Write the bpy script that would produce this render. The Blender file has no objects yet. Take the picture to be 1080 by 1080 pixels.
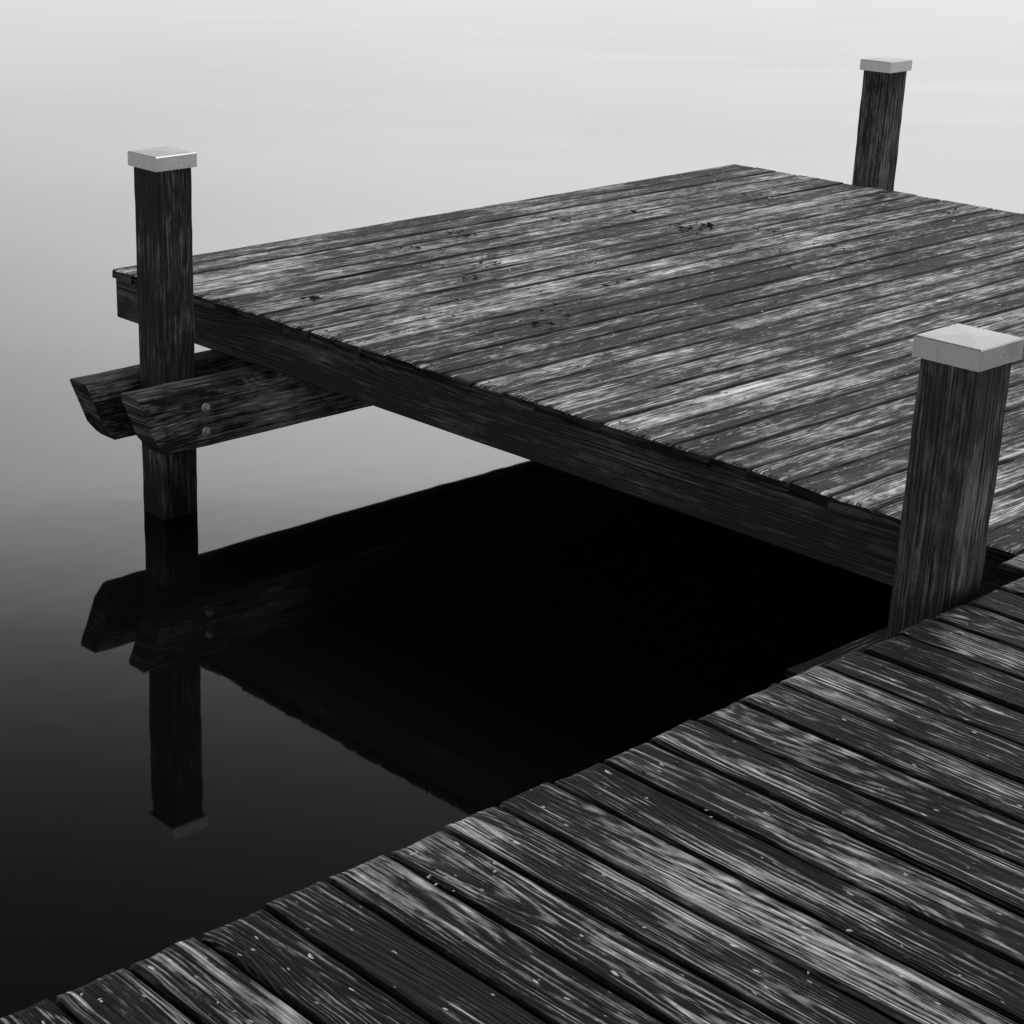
import bpy, math, random
from mathutils import Vector, Matrix
random.seed(7)
K=1.65
H0=1.4517
DECK=(H0-1)*K
CAMZ=H0*K
def zd(down): return CAMZ-down*K     # height from 'depth below camera'
scene=bpy.context.scene
scene.view_settings.view_transform='Standard'
scene.view_settings.look='None'
scene.view_settings.exposure=0

# ---------------- camera ----------------
F_PX=2004.56; CXP=324.94; CYP=557.22
PITCH=math.radians(20.7067); YAW=math.radians(39.2755); ROLL=math.radians(.1575)
Fh=Vector((math.sin(YAW),math.cos(YAW),0)); Rt=Vector((math.cos(YAW),-math.sin(YAW),0)); Z=Vector((0,0,1))
Fv=Fh*math.cos(PITCH)-Z*math.sin(PITCH); Uv=Fh*math.sin(PITCH)+Z*math.cos(PITCH)
R2=Rt*math.cos(ROLL)+Uv*math.sin(ROLL); U2=Uv*math.cos(ROLL)-Rt*math.sin(ROLL)
cam_d=bpy.data.cameras.new("camera"); cam=bpy.data.objects.new("camera",cam_d)
scene.collection.objects.link(cam); scene.camera=cam
M=Matrix((R2,U2,-Fv)).transposed().to_4x4(); M.translation=Vector((0,0,CAMZ)); cam.matrix_world=M
cam_d.sensor_width=36; cam_d.lens=36*F_PX/1080
cam_d.shift_x=(540-CXP)/1080; cam_d.shift_y=(CYP-540)/1080
cam_d.clip_end=10000; cam_d.clip_start=0.05
def px(x,y,z):
    d=R2*((x-CXP)/F_PX)-U2*((y-CYP)/F_PX)+Fv
    k=(z-CAMZ)/d.z
    return Vector((d.x*k,d.y*k,z))

# ---------------- node helpers ----------------
class N:
    def __init__(s,nt): s.nt=nt
    def new(s,t,**kw):
        n=s.nt.nodes.new(t)
        for k,v in kw.items(): setattr(n,k,v)
        return n
    def put(s,inp,v):
        if isinstance(v,bpy.types.NodeSocket): s.nt.links.new(v,inp)
        else: inp.default_value=v
    def m(s,op,a,b=None,c=None,clamp=False):
        n=s.new('ShaderNodeMath',operation=op); n.use_clamp=clamp
        s.put(n.inputs[0],a)
        if b is not None: s.put(n.inputs[1],b)
        if c is not None: s.put(n.inputs[2],c)
        return n.outputs[0]
    def add(s,*xs):
        r=xs[0]
        for x in xs[1:]: r=s.m('ADD',r,x)
        return r
    def w(s,v,k,c=.5):      # (v-c)*k
        return s.m('MULTIPLY_ADD',v,k,-c*k)
    def comb(s,x,y,z):
        n=s.new('ShaderNodeCombineXYZ')
        for i,v in enumerate((x,y,z)): s.put(n.inputs[i],v)
        return n.outputs[0]
    def noise(s,vec,scale=1,detail=2,rough=.5,dim='3D'):
        n=s.new('ShaderNodeTexNoise',noise_dimensions=dim)
        s.put(n.inputs['Vector'],vec); n.inputs['Scale'].default_value=scale
        n.inputs['Detail'].default_value=detail; n.inputs['Roughness'].default_value=rough
        return n.outputs[0]
    def sm(s,v,lo,hi,a=0.,b=1.):
        n=s.new('ShaderNodeMapRange',interpolation_type='SMOOTHSTEP')
        s.put(n.inputs[0],v)
        for i,q in enumerate((lo,hi,a,b)): n.inputs[i+1].default_value=q
        return n.outputs[0]
    def mixf(s,f,a,b):
        n=s.new('ShaderNodeMix',data_type='FLOAT')
        s.put(n.inputs[0],f); s.put(n.inputs[2],a); s.put(n.inputs[3],b)
        return n.outputs[0]

def newmat(name):
    mt=bpy.data.materials.new(name); mt.use_nodes=True
    nt=mt.node_tree; b=nt.nodes['Principled BSDF']
    return mt,N(nt),b

def wood(name,dark,light,bias=0.0,ring=.0075,patch=(1.1,6.0),contrast=.16,gloss=.42,speck=.0,wet=False,edge=.0,
         bump=.0022,w=.13,ringw=.22,macro=.6,mscale=1.3,dvar=.15,fine=1.0,spec=(.12,.5),knots=True,pw=1.5,nslope=.28):
    mt,n,b=newmat(name)
    uv=n.new('ShaderNodeUVMap'); uv.uv_map='UVMap'
    sp=n.new('ShaderNodeSeparateXYZ'); n.nt.links.new(uv.outputs[0],sp.inputs[0])
    u,v=sp.outputs[0],sp.outputs[1]
    at=n.new('ShaderNodeAttribute'); at.attribute_name='rnd'
    rs=n.new('ShaderNodeSeparateXYZ'); n.nt.links.new(at.outputs['Vector'],rs.inputs[0])
    r1,r2,r3=rs.outputs
    uo=n.m('MULTIPLY_ADD',r1,37.0,u); off=n.m('MULTIPLY',r2,57.0)
    def vec(a,c): return n.comb(n.m('MULTIPLY',uo,a),n.m('MULTIPLY_ADD',v,c,off),0.)
    def nz(a,c,det,rough=.5): return n.noise(vec(a,c),1,det,rough,'2D')
    g=n.new('ShaderNodeNewGeometry')
    mac=n.noise(g.outputs['Position'],mscale,2,.55)
    n1=nz(.6,1.2,1); n2=nz(1.6,11,2)
    # growth rings: contours of the distance to a wandering pith
    a=n.m('SUBTRACT',v,n.w(r3,.14))
    d=n.m('SUBTRACT',n.w(n1,nslope),n.w(r2,dvar))
    r=n.m('SQRT',n.m('ADD',n.m('MULTIPLY',a,a),n.m('MULTIPLY',d,d)))
    r=n.m('ADD',r,n.m('MULTIPLY',n2,.012))
    kk=None
    if knots:
        vo=n.new('ShaderNodeTexVoronoi',voronoi_dimensions='2D'); n.nt.links.new(vec(3.6,8.5),vo.inputs['Vector']); vo.inputs['Scale'].default_value=1
        cs=n.new('ShaderNodeSeparateColor'); n.nt.links.new(vo.outputs['Color'],cs.inputs[0])
        gate=n.m('GREATER_THAN',cs.outputs[0],.86)
        kd=vo.outputs['Distance']
        r=n.m('ADD',r,n.m('MULTIPLY',n.m('MULTIPLY',n.sm(kd,.55,.0),gate),.022))
        kk=n.m('MULTIPLY',n.sm(kd,.16,.09),gate)
    # ring spacing widens and narrows from year to year
    rr=n.m('ADD',n.m('MULTIPLY',r,2*math.pi/ring),n.m('MULTIPLY',n.m('SINE',n.m('MULTIPLY',r,2*math.pi/(ring*4.3))),1.6))
    band=n.m('MULTIPLY_ADD',n.m('SINE',rr),.5,.5)
    band=n.m('POWER',band,1.6)
    fib=nz(6,340,2,.6)
    fib2=nz(2.6,110,2,.7)
    pt=nz(*patch,4,.68)
    pt2=nz(13,40,3,.72)
    # the rings only show where the surface has eroded
    bw_=n.m('MULTIPLY',n.w(band,ringw,.42),n.sm(pt,.36,.62,.45,1.15))
    s=n.add(n.w(pt,pw),bw_,n.w(fib,.6*fine),n.w(fib2,.95*fine),n.w(pt2,.95*fine),n.w(r1,.28),n.w(mac,macro))
    s=n.m('ADD',s,bias)
    L=n.sm(s,-contrast,contrast*2.0)
    base=n.m('MULTIPLY',n.m('MULTIPLY_ADD',r3,.9,.55),dark)
    base=n.m('MULTIPLY',base,n.m('MULTIPLY_ADD',band,.8,.6))
    base=n.m('MULTIPLY',base,n.m('MULTIPLY_ADD',fib,1.6,.2))
    hi=n.sm(s,contrast*1.6,contrast*4.2,.62,1.6)       # palest: most worn fibres; on the walkway also sky reflection painted in
    col=n.mixf(L,base,n.m('MULTIPLY',n.m('MULTIPLY',light,n.m('MULTIPLY_ADD',fib2,1.5,.25)),hi))
    if speck>0:
        k=nz(30,75,1)
        k=n.m('MULTIPLY',n.sm(k,.755,.785),n.sm(pt2,.5,.58))
        col=n.mixf(k,col,speck)
    cr=nz(1.1,95,1); ck=n.m('MULTIPLY',n.sm(cr,.33,.28),n.sm(pt,.42,.58))
    col=n.m('MULTIPLY',col,n.m('MULTIPLY_ADD',ck,-.92,1.0))
    if kk is not None: col=n.m('MULTIPLY',col,n.m('MULTIPLY_ADD',kk,-.8,1.0))
    if edge>0:
        e=n.m('ABSOLUTE',v); e=n.m('ADD',e,n.w(pt2,.03))
        e=n.sm(e,w/2-.018,w/2-.002)
        col=n.m('MULTIPLY',col,n.m('MULTIPLY_ADD',e,-edge,1.0))
    if wet:
        gs=n.new('ShaderNodeSeparateXYZ'); n.nt.links.new(g.outputs['Position'],gs.inputs[0])
        zz=n.m('ADD',gs.outputs[2],n.m('MULTIPLY',pt2,.12))
        col=n.m('MULTIPLY',col,n.sm(zz,.10,.34,.2,1.))
    cc=n.new('ShaderNodeCombineColor')
    for i in range(3): n.nt.links.new(col,cc.inputs[i])
    n.nt.links.new(cc.outputs[0],b.inputs['Base Color'])
    rough=n.m('ADD',n.m('MULTIPLY',pt2,.5),gloss-.22)
    rough=n.m('ADD',rough,n.m('MULTIPLY',fib,.15),clamp=True)
    n.nt.links.new(rough,b.inputs['Roughness'])
    n.nt.links.new(n.mixf(L,spec[0],spec[1]),b.inputs['Specular IOR Level'])
    h=n.add(n.m('MULTIPLY',band,.40 if ringw>.2 else .15),n.m('MULTIPLY',fib,.6),n.m('MULTIPLY',fib2,1.1))
    bp=n.new('ShaderNodeBump'); bp.inputs['Strength'].default_value=.9; bp.inputs['Distance'].default_value=bump
    n.nt.links.new(h,bp.inputs['Height']); n.nt.links.new(bp.outputs[0],b.inputs['Normal'])
    return mt

def flat(name,c,rough=.6,metal=0,noise=0):
    mt,n,b=newmat(name)
    tc=n.new('ShaderNodeTexCoord')
    q=n.noise(tc.outputs['Object'],22,4,.65)
    q2=n.noise(tc.outputs['Object'],140,1,.5)
    col=n.m('MULTIPLY',c,n.m('ADD',n.m('MULTIPLY_ADD',n.m('SUBTRACT',q,.5),noise,1.),n.m('MULTIPLY',n.m('SUBTRACT',q2,.5),noise*.5)))
    cc=n.new('ShaderNodeCombineColor')
    for i in range(3): n.nt.links.new(col,cc.inputs[i])
    n.nt.links.new(cc.outputs[0],b.inputs['Base Color'])
    n.nt.links.new(n.m('MULTIPLY_ADD',q,.3,rough-.15),b.inputs['Roughness']); b.inputs['Metallic'].default_value=metal
    return mt

M_far=wood("weathered_deck_wood",.013,.44,bias=-.04,patch=(2.0,11.),speck=.6,edge=.96,gloss=.52,w=.130,macro=1.1,mscale=1.3,fine=1.45,ringw=.20,spec=(.12,.5))
M_near=wood("wet_deck_wood",.007,.30,bias=-.17,patch=(1.3,7.),speck=.5,edge=.96,gloss=.50,w=.130,bump=.003,macro=1.4,mscale=1.7,fine=1.15,ringw=.34,contrast=.14,spec=(.08,.5),dvar=.18,nslope=.24,ring=.0075)  # pale streaks: worn grain plus wet sky reflections put into the colour
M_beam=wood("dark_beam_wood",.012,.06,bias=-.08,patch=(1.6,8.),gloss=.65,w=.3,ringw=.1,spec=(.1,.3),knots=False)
M_clamp=wood("clamp_beam_wood",.012,.15,bias=-.08,patch=(2.0,10.),gloss=.6,w=.3,ringw=.18,spec=(.1,.3),ring=.010)
M_post=wood("post_wood",.022,.14,bias=-.06,ring=.013,patch=(2.2,8.),gloss=.6,wet=True,w=.4,ringw=.08,macro=1.3,mscale=4.,spec=(.12,.35),fine=1.25,pw=.9,knots=False,contrast=.26)
M_cap=flat("dull_metal_cap",.43,.45,.75,.45)
M_bolt=flat("galvanised_bolt",.32,.4,.6,.3)
M_screw=flat("rusty_screw",.02,.6,.3,.3)
M_leaf=flat("dry_leaf",.012,.7,0,.5)
M_chip=flat("pale_chip",.55,.7,0,.5)

# ---------------- mesh builder ----------------
class MB:
    def __init__(s): s.v=[];s.f=[];s.uv=[];s.r=[]
    def face(s,idx,uvs,r):
        s.f.append(idx); s.uv.append(uvs); s.r.append(r)
    def obj(s,name,mat,parent=None):
        me=bpy.data.meshes.new(name); me.from_pydata(s.v,[],s.f)
        me.uv_layers.new(name='UVMap'); me.attributes.new('rnd','FLOAT_VECTOR','CORNER')
        uvf=[c for us in s.uv for p in us for c in p]
        rf=[c for us,r in zip(s.uv,s.r) for _ in us for c in r]
        me.uv_layers['UVMap'].data.foreach_set('uv',uvf)
        me.attributes['rnd'].data.foreach_set('vector',rf)
        me.materials.append(mat); me.update()
        o=bpy.data.objects.new(name,me); scene.collection.objects.link(o)
        if parent: o.parent=parent
        return o
def sweep(mb,prof,stations,tf,rnd,jit=0.,endjit=0.,endv=0.):
    n=len(prof); base=len(mb.v); S=len(stations)
    for si,a in enumerate(stations):
        for (c,h,vv) in prof:
            ja=random.uniform(-endjit,endjit) if si in (0,S-1) else 0
            dc=random.uniform(-jit,jit); dh=random.uniform(-jit,jit)*.4
            mb.v.append(tf(a+ja,c+dc,h+dh))
    for si in range(S-1):
        for k in range(n):
            k2=(k+1)%n
            v0=prof[k][2]; v1=prof[k2][2] if k2 else prof[k][2]+math.hypot(prof[k][0]-prof[0][0],prof[k][1]-prof[0][1])
            mb.face((base+si*n+k,base+si*n+k2,base+(si+1)*n+k2,base+(si+1)*n+k),
                    [(stations[si],v0),(stations[si],v1),(stations[si+1],v1),(stations[si+1],v0)],rnd)
    for si,rev in ((0,True),(S-1,False)):
        idx=[base+si*n+k for k in range(n)]; us=[(prof[k][0]*.3,prof[k][1]+endv) for k in range(n)]
        if rev: idx.reverse(); us.reverse()
        mb.face(tuple(idx),us,rnd)
def steps(a,b,d):
    n=max(2,int(abs(b-a)/d)); return [a+(b-a)*i/n for i in range(n+1)]
def R3(): return (random.random(),random.random(),random.random())
def board(mb,tf,a0,a1,w,th,jit=.0008,endjit=.003,step=.06,gap_lip=.004):
    b=.005; h=w/2; hb=h+gap_lip  # wider lower lip added to keep light from coming through the gaps
    prof=[(-hb,-th,-h-th),(-hb,-th*.5,-h-th*.5),(-h,-b,-h),(-h+b,0,-h+b),(-h*.4,-.0006,-h*.4),(h*.4,-.0006,h*.4),(h-b,0,h-b),(h,-b,h),(hb,-th*.5,h+th*.5),(hb,-th,h+th)]
    st=steps(a0,a1,step)
    st=[st[0],st[0]+.012]+st[1:-1]+[st[-1]-.012,st[-1]]
    A0,A1=st[0],st[-1]
    def tf2(a,c,hh):
        if min(abs(a-A0),abs(a-A1))<.008 and hh>-.01: hh-=random.uniform(.001,.006)
        return tf(a,c,hh)
    sweep(mb,prof,st,tf2,R3(),jit,endjit,endv=.4)
def rectbar(mb,tf,a0,a1,c0,c1,h0,h1,b=.006,jit=.0006,step=.15,rnd=None):
    prof=[(c0,h0+b),(c0,h1-b),(c0+b,h1),(c1-b,h1),(c1,h1-b),(c1,h0+b),(c1-b,h0),(c0+b,h0)]
    acc=-.1; out=[]
    for i,p in enumerate(prof):
        if i: acc+=math.hypot(p[0]-prof[i-1][0],p[1]-prof[i-1][1])
        out.append((p[0],p[1],acc))
    sweep(mb,out,steps(a0,a1,step),tf,rnd or R3(),jit)
TX=lambda a,c,h:(a,c,h)
def empty(name):
    e=bpy.data.objects.new(name,None); scene.collection.objects.link(e); e.empty_display_size=.2
    return e
def cyl(p,axis,r,h,seg=16):
    ax=Vector(axis).normalized(); t=ax.orthogonal().normalized(); q=ax.cross(t); P=Vector(p)
    rings=[(r,0),(r,h*.6),(r*.8,h*.9),(r*.35,h)]
    vs=[];fs=[]
    for rr,hh in rings:
        for k in range(seg):
            an=2*math.pi*k/seg; vs.append(P+ax*hh+(t*math.cos(an)+q*math.sin(an))*rr)
    for i in range(len(rings)-1):
        for k in range(seg):
            k2=(k+1)%seg; fs.append((i*seg+k,i*seg+k2,(i+1)*seg+k2,(i+1)*seg+k))
    fs.append(tuple((len(rings)-1)*seg+k for k in range(seg)))
    return vs,fs
def joinraw(name,parts,mat,parent=None):
    V=[];F=[]
    for vs,fs in parts:
        o=len(V); V+=[tuple(v) for v in vs]; F+=[tuple(i+o for i in f) for f in fs]
    me=bpy.data.meshes.new(name); me.from_pydata(V,[],F); me.materials.append(mat)
    ob=bpy.data.objects.new(name,me); scene.collection.objects.link(ob)
    if parent: ob.parent=parent
    return ob

# ---------------- layout ----------------
PX0,PX1=2.4034*K,4.662*K
PY0,PY1=1.2725*K,3.662*K
PITCHB=.0805*K; BW=PITCHB-.0085; TH=.034
YA=3.2485*K; YC=1.3623*K; XA=2.2639*K; XB=4.782*K
W=.0447*K; TK=.068*K

plat=empty("wooden_dock_platform")
mb=MB(); y=PY1-PITCHB/2; rows=[]
while y-PITCHB/2>PY0-.03:
    off=random.uniform(-.006,.004); dz=random.uniform(-.0018,.0018)
    tf=(lambda a,c,h,y=y,dz=dz:(a,y+c,DECK+h+dz))
    board(mb,tf,PX0+off,PX1+random.uniform(-.006,.006),BW,TH,jit=.0016,endjit=.004)
    rows.append(y); y-=PITCHB
YEND=rows[-1]-PITCHB/2
mb.obj("deck_boards",M_far,plat)
zt=DECK-TH-.002; zb=zd(1.118)
mb=MB()
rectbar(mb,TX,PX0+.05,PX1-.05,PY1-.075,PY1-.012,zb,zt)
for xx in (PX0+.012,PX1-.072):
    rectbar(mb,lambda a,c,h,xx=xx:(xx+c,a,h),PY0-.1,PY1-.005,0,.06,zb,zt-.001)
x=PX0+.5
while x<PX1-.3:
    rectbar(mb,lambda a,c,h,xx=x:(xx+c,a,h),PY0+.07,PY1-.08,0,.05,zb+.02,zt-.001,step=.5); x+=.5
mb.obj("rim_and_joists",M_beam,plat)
parts=[]
for yy in rows:
    for xx in (PX0+.045,PX0+.52,PX0+1.02,PX0+1.52,PX0+2.02,PX0+2.52,PX0+3.02,PX1-.04):
        for s in (-.034,.034):
            parts.append(cyl((xx+random.uniform(-.006,.006),yy+s+random.uniform(-.004,.004),DECK-.002),(0,0,1),.0050,.0026,8))
joinraw("deck_screws",parts,M_screw,plat)

walk=empty("wooden_walkway")
mb=MB(); x=PX1-PITCHB/2+.30*PITCHB-PITCHB; wr=[]
WY0=-1.0*K
EDGE=YEND-.006
while x>-2.0*K:
    off=random.uniform(-.011,.006); dz=random.uniform(-.002,.002)
    tf=(lambda a,c,h,x=x,dz=dz:(x-c,a,DECK+h+dz))
    far=PY0+off if x<PX0-.06 else EDGE
    board(mb,tf,WY0,far,BW,TH,jit=.0013,endjit=.003,step=.045)
    wr.append(x); x-=PITCHB
mb.obj("deck_boards",M_near,walk)
mb=MB()
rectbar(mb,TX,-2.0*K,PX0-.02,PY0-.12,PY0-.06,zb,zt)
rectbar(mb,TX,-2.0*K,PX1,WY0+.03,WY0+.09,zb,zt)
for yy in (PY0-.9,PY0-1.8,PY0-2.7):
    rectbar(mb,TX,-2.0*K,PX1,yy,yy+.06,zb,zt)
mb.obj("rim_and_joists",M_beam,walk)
parts=[]
for xx in wr:
    for yy in (PY0-.09,PY0-.87,PY0-1.77):
        for s in (-.036,.036):
            parts.append(cyl((xx+s+random.uniform(-.004,.004),yy+random.uniform(-.008,.008),DECK-.002),(0,0,1),.0042,.0022,8))
joinraw("deck_screws",parts,M_screw,walk)

def clampbeam(name,x0,x1,y0,y1,ztop,zbot,parent):
    b=.010; rake=.055*K
    h=ztop-zbot
    def tf(a,c,hh):
        f=(ztop-hh)/h
        d=rake*f if f<.75 else rake*.75+(f-.75)*rake*2.2
        if a<x0+.3: a=a+d*(1-(a-x0)/.3)
        if a>x1-.3: a=a-d*(1-(x1-a)/.3)
        return (a,c,hh)
    m=MB()
    prof=[(y0,zbot+b),(y0,zbot+h*.25),(y0,ztop-b),(y0+b,ztop),(y1-b,ztop),(y1,ztop-b),(y1,zbot+h*.25),(y1,zbot+b),(y1-b,zbot),(y0+b,zbot)]
    acc=-.12; out=[]
    for i,p in enumerate(prof):
        if i: acc+=math.hypot(p[0]-prof[i-1][0],p[1]-prof[i-1][1])
        out.append((p[0],p[1],acc))
    sweep(m,out,steps(x0,x1,.06),tf,R3(),.002)
    return m.obj(name,M_clamp,parent)
def pilebeams(yc,x0a,x0b,dtop,dbot,tag):
    clampbeam("support_beam_%s_1"%tag,x0a,4.98*K,yc+W+.001,yc+W+TK,zd(dtop),zd(dbot),plat)
    clampbeam("support_beam_%s_2"%tag,x0b,4.98*K,yc-W-TK,yc-W-.001,zd(dtop),zd(dbot),plat)
pilebeams(YA,2.085*K,2.108*K,1.140,1.278,'outer')
pilebeams(YC,2.08*K,2.10*K,1.140,1.278,'inner')
parts=[]
for yc in (YA,YC):
    for xx in (XA,XB):
        for zz in (zd(1.190),zd(1.243)):
            for s in (1,-1):
                parts.append(cyl((xx+.030,yc+s*(W+TK-.001),zz),(0,s,0),.018,.005,20))
                parts.append(cyl((xx+.030,yc+s*(W+TK+.003),zz),(0,s,0),.012,.014,6))
joinraw("beam_bolts",parts,M_bolt,plat)

ZT=.6593
def post(xc,yc):
    e=empty("mooring_post")
    m=MB()
    rectbar(m,lambda a,c,h:(xc+h,yc+c,a),-1.6,zd(ZT)-.03,-W,W,-W,W,b=.009,jit=.0016,step=.05)
    m.obj("shaft",M_post,e)
    c=.0512*K; z0=zd(ZT)-.052; z1=zd(ZT)-.003; z2=zd(ZT); q=.003
    V=[];F=[]
    for (r,z) in ((c-.004,z0),(c,z0),(c,z1-q),(c-q,z1)):
        V+=[(xc-r,yc-r,z),(xc+r,yc-r,z),(xc+r,yc+r,z),(xc-r,yc+r,z)]
    for i in range(3):
        for k in range(4):
            k2=(k+1)%4; F.append((i*4+k,i*4+k2,i*4+4+k2,i*4+4+k))
    V.append((xc,yc,z2)); t=len(V)-1
    for k in range(4): F.append((12+k,12+(k+1)%4,t))
    F.append((3,2,1,0))
    joinraw("cap",[(V,F)],M_cap,e)
    parts=[cyl((xc-c+.0005,yc+.02,(z0+z1)/2),(-1,0,0),.003,.002,8),
           cyl((xc+.01,yc-c+.0005,(z0+z1)/2),(0,-1,0),.003,.002,8)]
    joinraw("cap_screws",parts,M_bolt,e)
post(XA,YA); post(XB,YA); post(XA,YC)

# ---------------- leaves and chips ----------------
V=[];F=[];MI=[]
def leaf(p,s,mi):
    a=random.uniform(0,6.28); n=7; o=len(V)
    el=random.uniform(.3,.6); curl=random.uniform(.15,.6)
    V.append((p[0],p[1],DECK+.003))
    for k in range(n):
        an=2*math.pi*k/n; r=s*random.uniform(.5,1.15)
        x=math.cos(an)*r; y=math.sin(an)*r*el
        V.append((p[0]+x*math.cos(a)-y*math.sin(a),p[1]+x*math.sin(a)+y*math.cos(a),DECK+.004+abs(y)*curl*1.5+random.uniform(0,.2)*s))
    for k in range(n): F.append((o,o+1+k,o+1+(k+1)%n)); MI.append(mi)
for cx,cy,cnt,sp in ((725,241,26,.05),(742,239,14,.025),(815,243,9,.03),(480,248,12,.05),(512,280,8,.03),(495,294,9,.03),(330,317,10,.018),(565,342,10,.03),(585,330,5,.04),(680,225,6,.04),(600,232,6,.04),(1000,225,6,.06),(790,207,6,.04),(430,262,5,.04),(880,262,4,.04),(650,300,4,.04)):
    c=px(cx,cy,DECK)
    for _ in range(cnt): leaf((c.x+random.gauss(0,sp),c.y+random.gauss(0,sp)),random.uniform(.006,.022),0)
for _ in range(140):
    leaf((random.uniform(PX0+.1,PX1-.1),random.uniform(PY0+.1,PY1-.1)),random.uniform(.004,.011),random.choice((0,1)))
for cx,cy,cnt in ((742,860,2),(530,918,3),(475,930,4),(455,920,2),(856,1030,1),(640,990,1),(430,905,2),(905,985,1),(250,1010,2),(100,1052,3),(690,985,1),(240,1062,2),(505,945,1)):
    c=px(cx,cy,DECK)
    for _ in range(cnt): leaf((c.x+random.gauss(0,.012),min(c.y+random.gauss(0,.012),PY0-.03)),random.uniform(.003,.0065),1)
me=bpy.data.meshes.new("fallen_leaves"); me.from_pydata(V,[],F); me.materials.append(M_leaf); me.materials.append(M_chip)
for p,mi in zip(me.polygons,MI): p.material_index=mi
scene.collection.objects.link(bpy.data.objects.new("fallen_leaves",me))

# ---------------- water ----------------
me=bpy.data.meshes.new("water"); S=4000
me.from_pydata([(-S,-S,0),(S,-S,0),(S,S,0),(-S,S,0)],[],[(0,1,2,3)])
wt=bpy.data.objects.new("water",me); scene.collection.objects.link(wt)
mt,n,b=newmat("water"); me.materials.append(mt)
b.inputs['Base Color'].default_value=(.0035,.0035,.0035,1)
b.inputs['Roughness'].default_value=.03; b.inputs['IOR'].default_value=1.333
tc=n.new('ShaderNodeTexCoord')
mp=n.new('ShaderNodeMapping'); mp.inputs['Rotation'].default_value=(0,0,YAW+math.radians(6)); n.nt.links.new(tc.outputs['Object'],mp.inputs[0])
sp=n.new('ShaderNodeSeparateXYZ'); n.nt.links.new(mp.outputs[0],sp.inputs[0])
big=n.noise(n.comb(n.m('MULTIPLY',sp.outputs[0],.09),n.m('MULTIPLY',sp.outputs[1],.30),0.),1,2,.5,'2D')
# light breeze in a band further out, flat calm close to the dock
far=n.sm(sp.outputs[1],13.,20.,.5,2.0)
sml=n.noise(tc.outputs['Object'],5.0,1,.5,'2D')
h=n.m('ADD',n.m('MULTIPLY',n.m('MULTIPLY',big,far),.05),n.m('MULTIPLY',sml,.0008))
bp=n.new('ShaderNodeBump'); bp.inputs['Strength'].default_value=1; bp.inputs['Distance'].default_value=.35
n.nt.links.new(h,bp.inputs['Height']); n.nt.links.new(bp.outputs[0],b.inputs['Normal'])

# ---------------- sky and sun ----------------
SUN_EL=math.radians(57)
view_ang=math.pi/2-YAW-math.radians(6)      # heading of the middle of the view
sa=view_ang-math.radians(52)
sdir=Vector((math.cos(sa)*math.cos(SUN_EL),math.sin(sa)*math.cos(SUN_EL),math.sin(SUN_EL)))
sd=bpy.data.lights.new("sun",'SUN'); sun=bpy.data.objects.new("sun",sd); scene.collection.objects.link(sun)
sun.rotation_euler=sdir.to_track_quat('Z','Y').to_euler(); sd.energy=1.5; sd.angle=math.radians(20); sd.color=(1,1,1)
wd=bpy.data.worlds.new("World"); scene.world=wd; wd.use_nodes=True
nt=wd.node_tree; n=N(nt); bg=nt.nodes['Background']
sky=n.new('ShaderNodeTexSky',sky_type='NISHITA'); sky.sun_disc=False; sky.sun_elevation=SUN_EL; sky.sun_rotation=math.pi/2-sa
bw=n.new('ShaderNodeRGBToBW'); nt.links.new(sky.outputs[0],bw.inputs[0])
tc=n.new('ShaderNodeTexCoord'); sp=n.new('ShaderNodeSeparateXYZ'); nt.links.new(tc.outputs['Generated'],sp.inputs[0])
el=n.m('MULTIPLY',n.m('ARCSINE',sp.outputs[2]),180/math.pi)
ramp=n.new('ShaderNodeFloatCurve')
nt.links.new(n.m('DIVIDE',el,90.0,clamp=True),ramp.inputs['Value'])
pts=[(0,1.15),(5,1.45),(8,1.8),(11,2.3),(15,2.8),(18,2.85),(20.5,2.25),(22.5,1.5),(24.5,.85),(29,.30),(34,.12),(50,.11),(90,.11)]
cu=ramp.mapping.curves[0]
cu.points[0].location=(0,pts[0][1]/3); cu.points[1].location=(1,pts[-1][1]/3)
for e_,v_ in pts[1:-1]: cu.points.new(e_/90,v_/3)
ramp.mapping.update()
E=n.m('MULTIPLY',ramp.outputs[0],3.0)
def dot2(ang): return n.m('ADD',n.m('MULTIPLY',sp.outputs[0],math.cos(ang)),n.m('MULTIPLY',sp.outputs[1],math.sin(ang)))
hl=n.m('SQRT',n.m('MAXIMUM',n.m('SUBTRACT',1.0,n.m('MULTIPLY',sp.outputs[2],sp.outputs[2])),1e-4))
side=n.m('DIVIDE',dot2(view_ang-math.pi/2),hl)
A=n.sm(side,-.36,.02,.62,1.0)
A=n.mixf(n.sm(el,6.,14.),n.mixf(.25,1.0,A),A)
cl=n.noise(n.comb(sp.outputs[0],sp.outputs[1],n.m('MULTIPLY',sp.outputs[2],5.)),2.2,3,.55)
E=n.m('MULTIPLY',n.m('MULTIPLY',E,A),n.m('MULTIPLY_ADD',cl,.3,.85))
tot=n.m('ADD',n.m('MULTIPLY',E,10.0*.93),n.m('MULTIPLY',bw.outputs[0],.07))
nt.links.new(tot,bg.inputs['Color']); bg.inputs['Strength'].default_value=.1
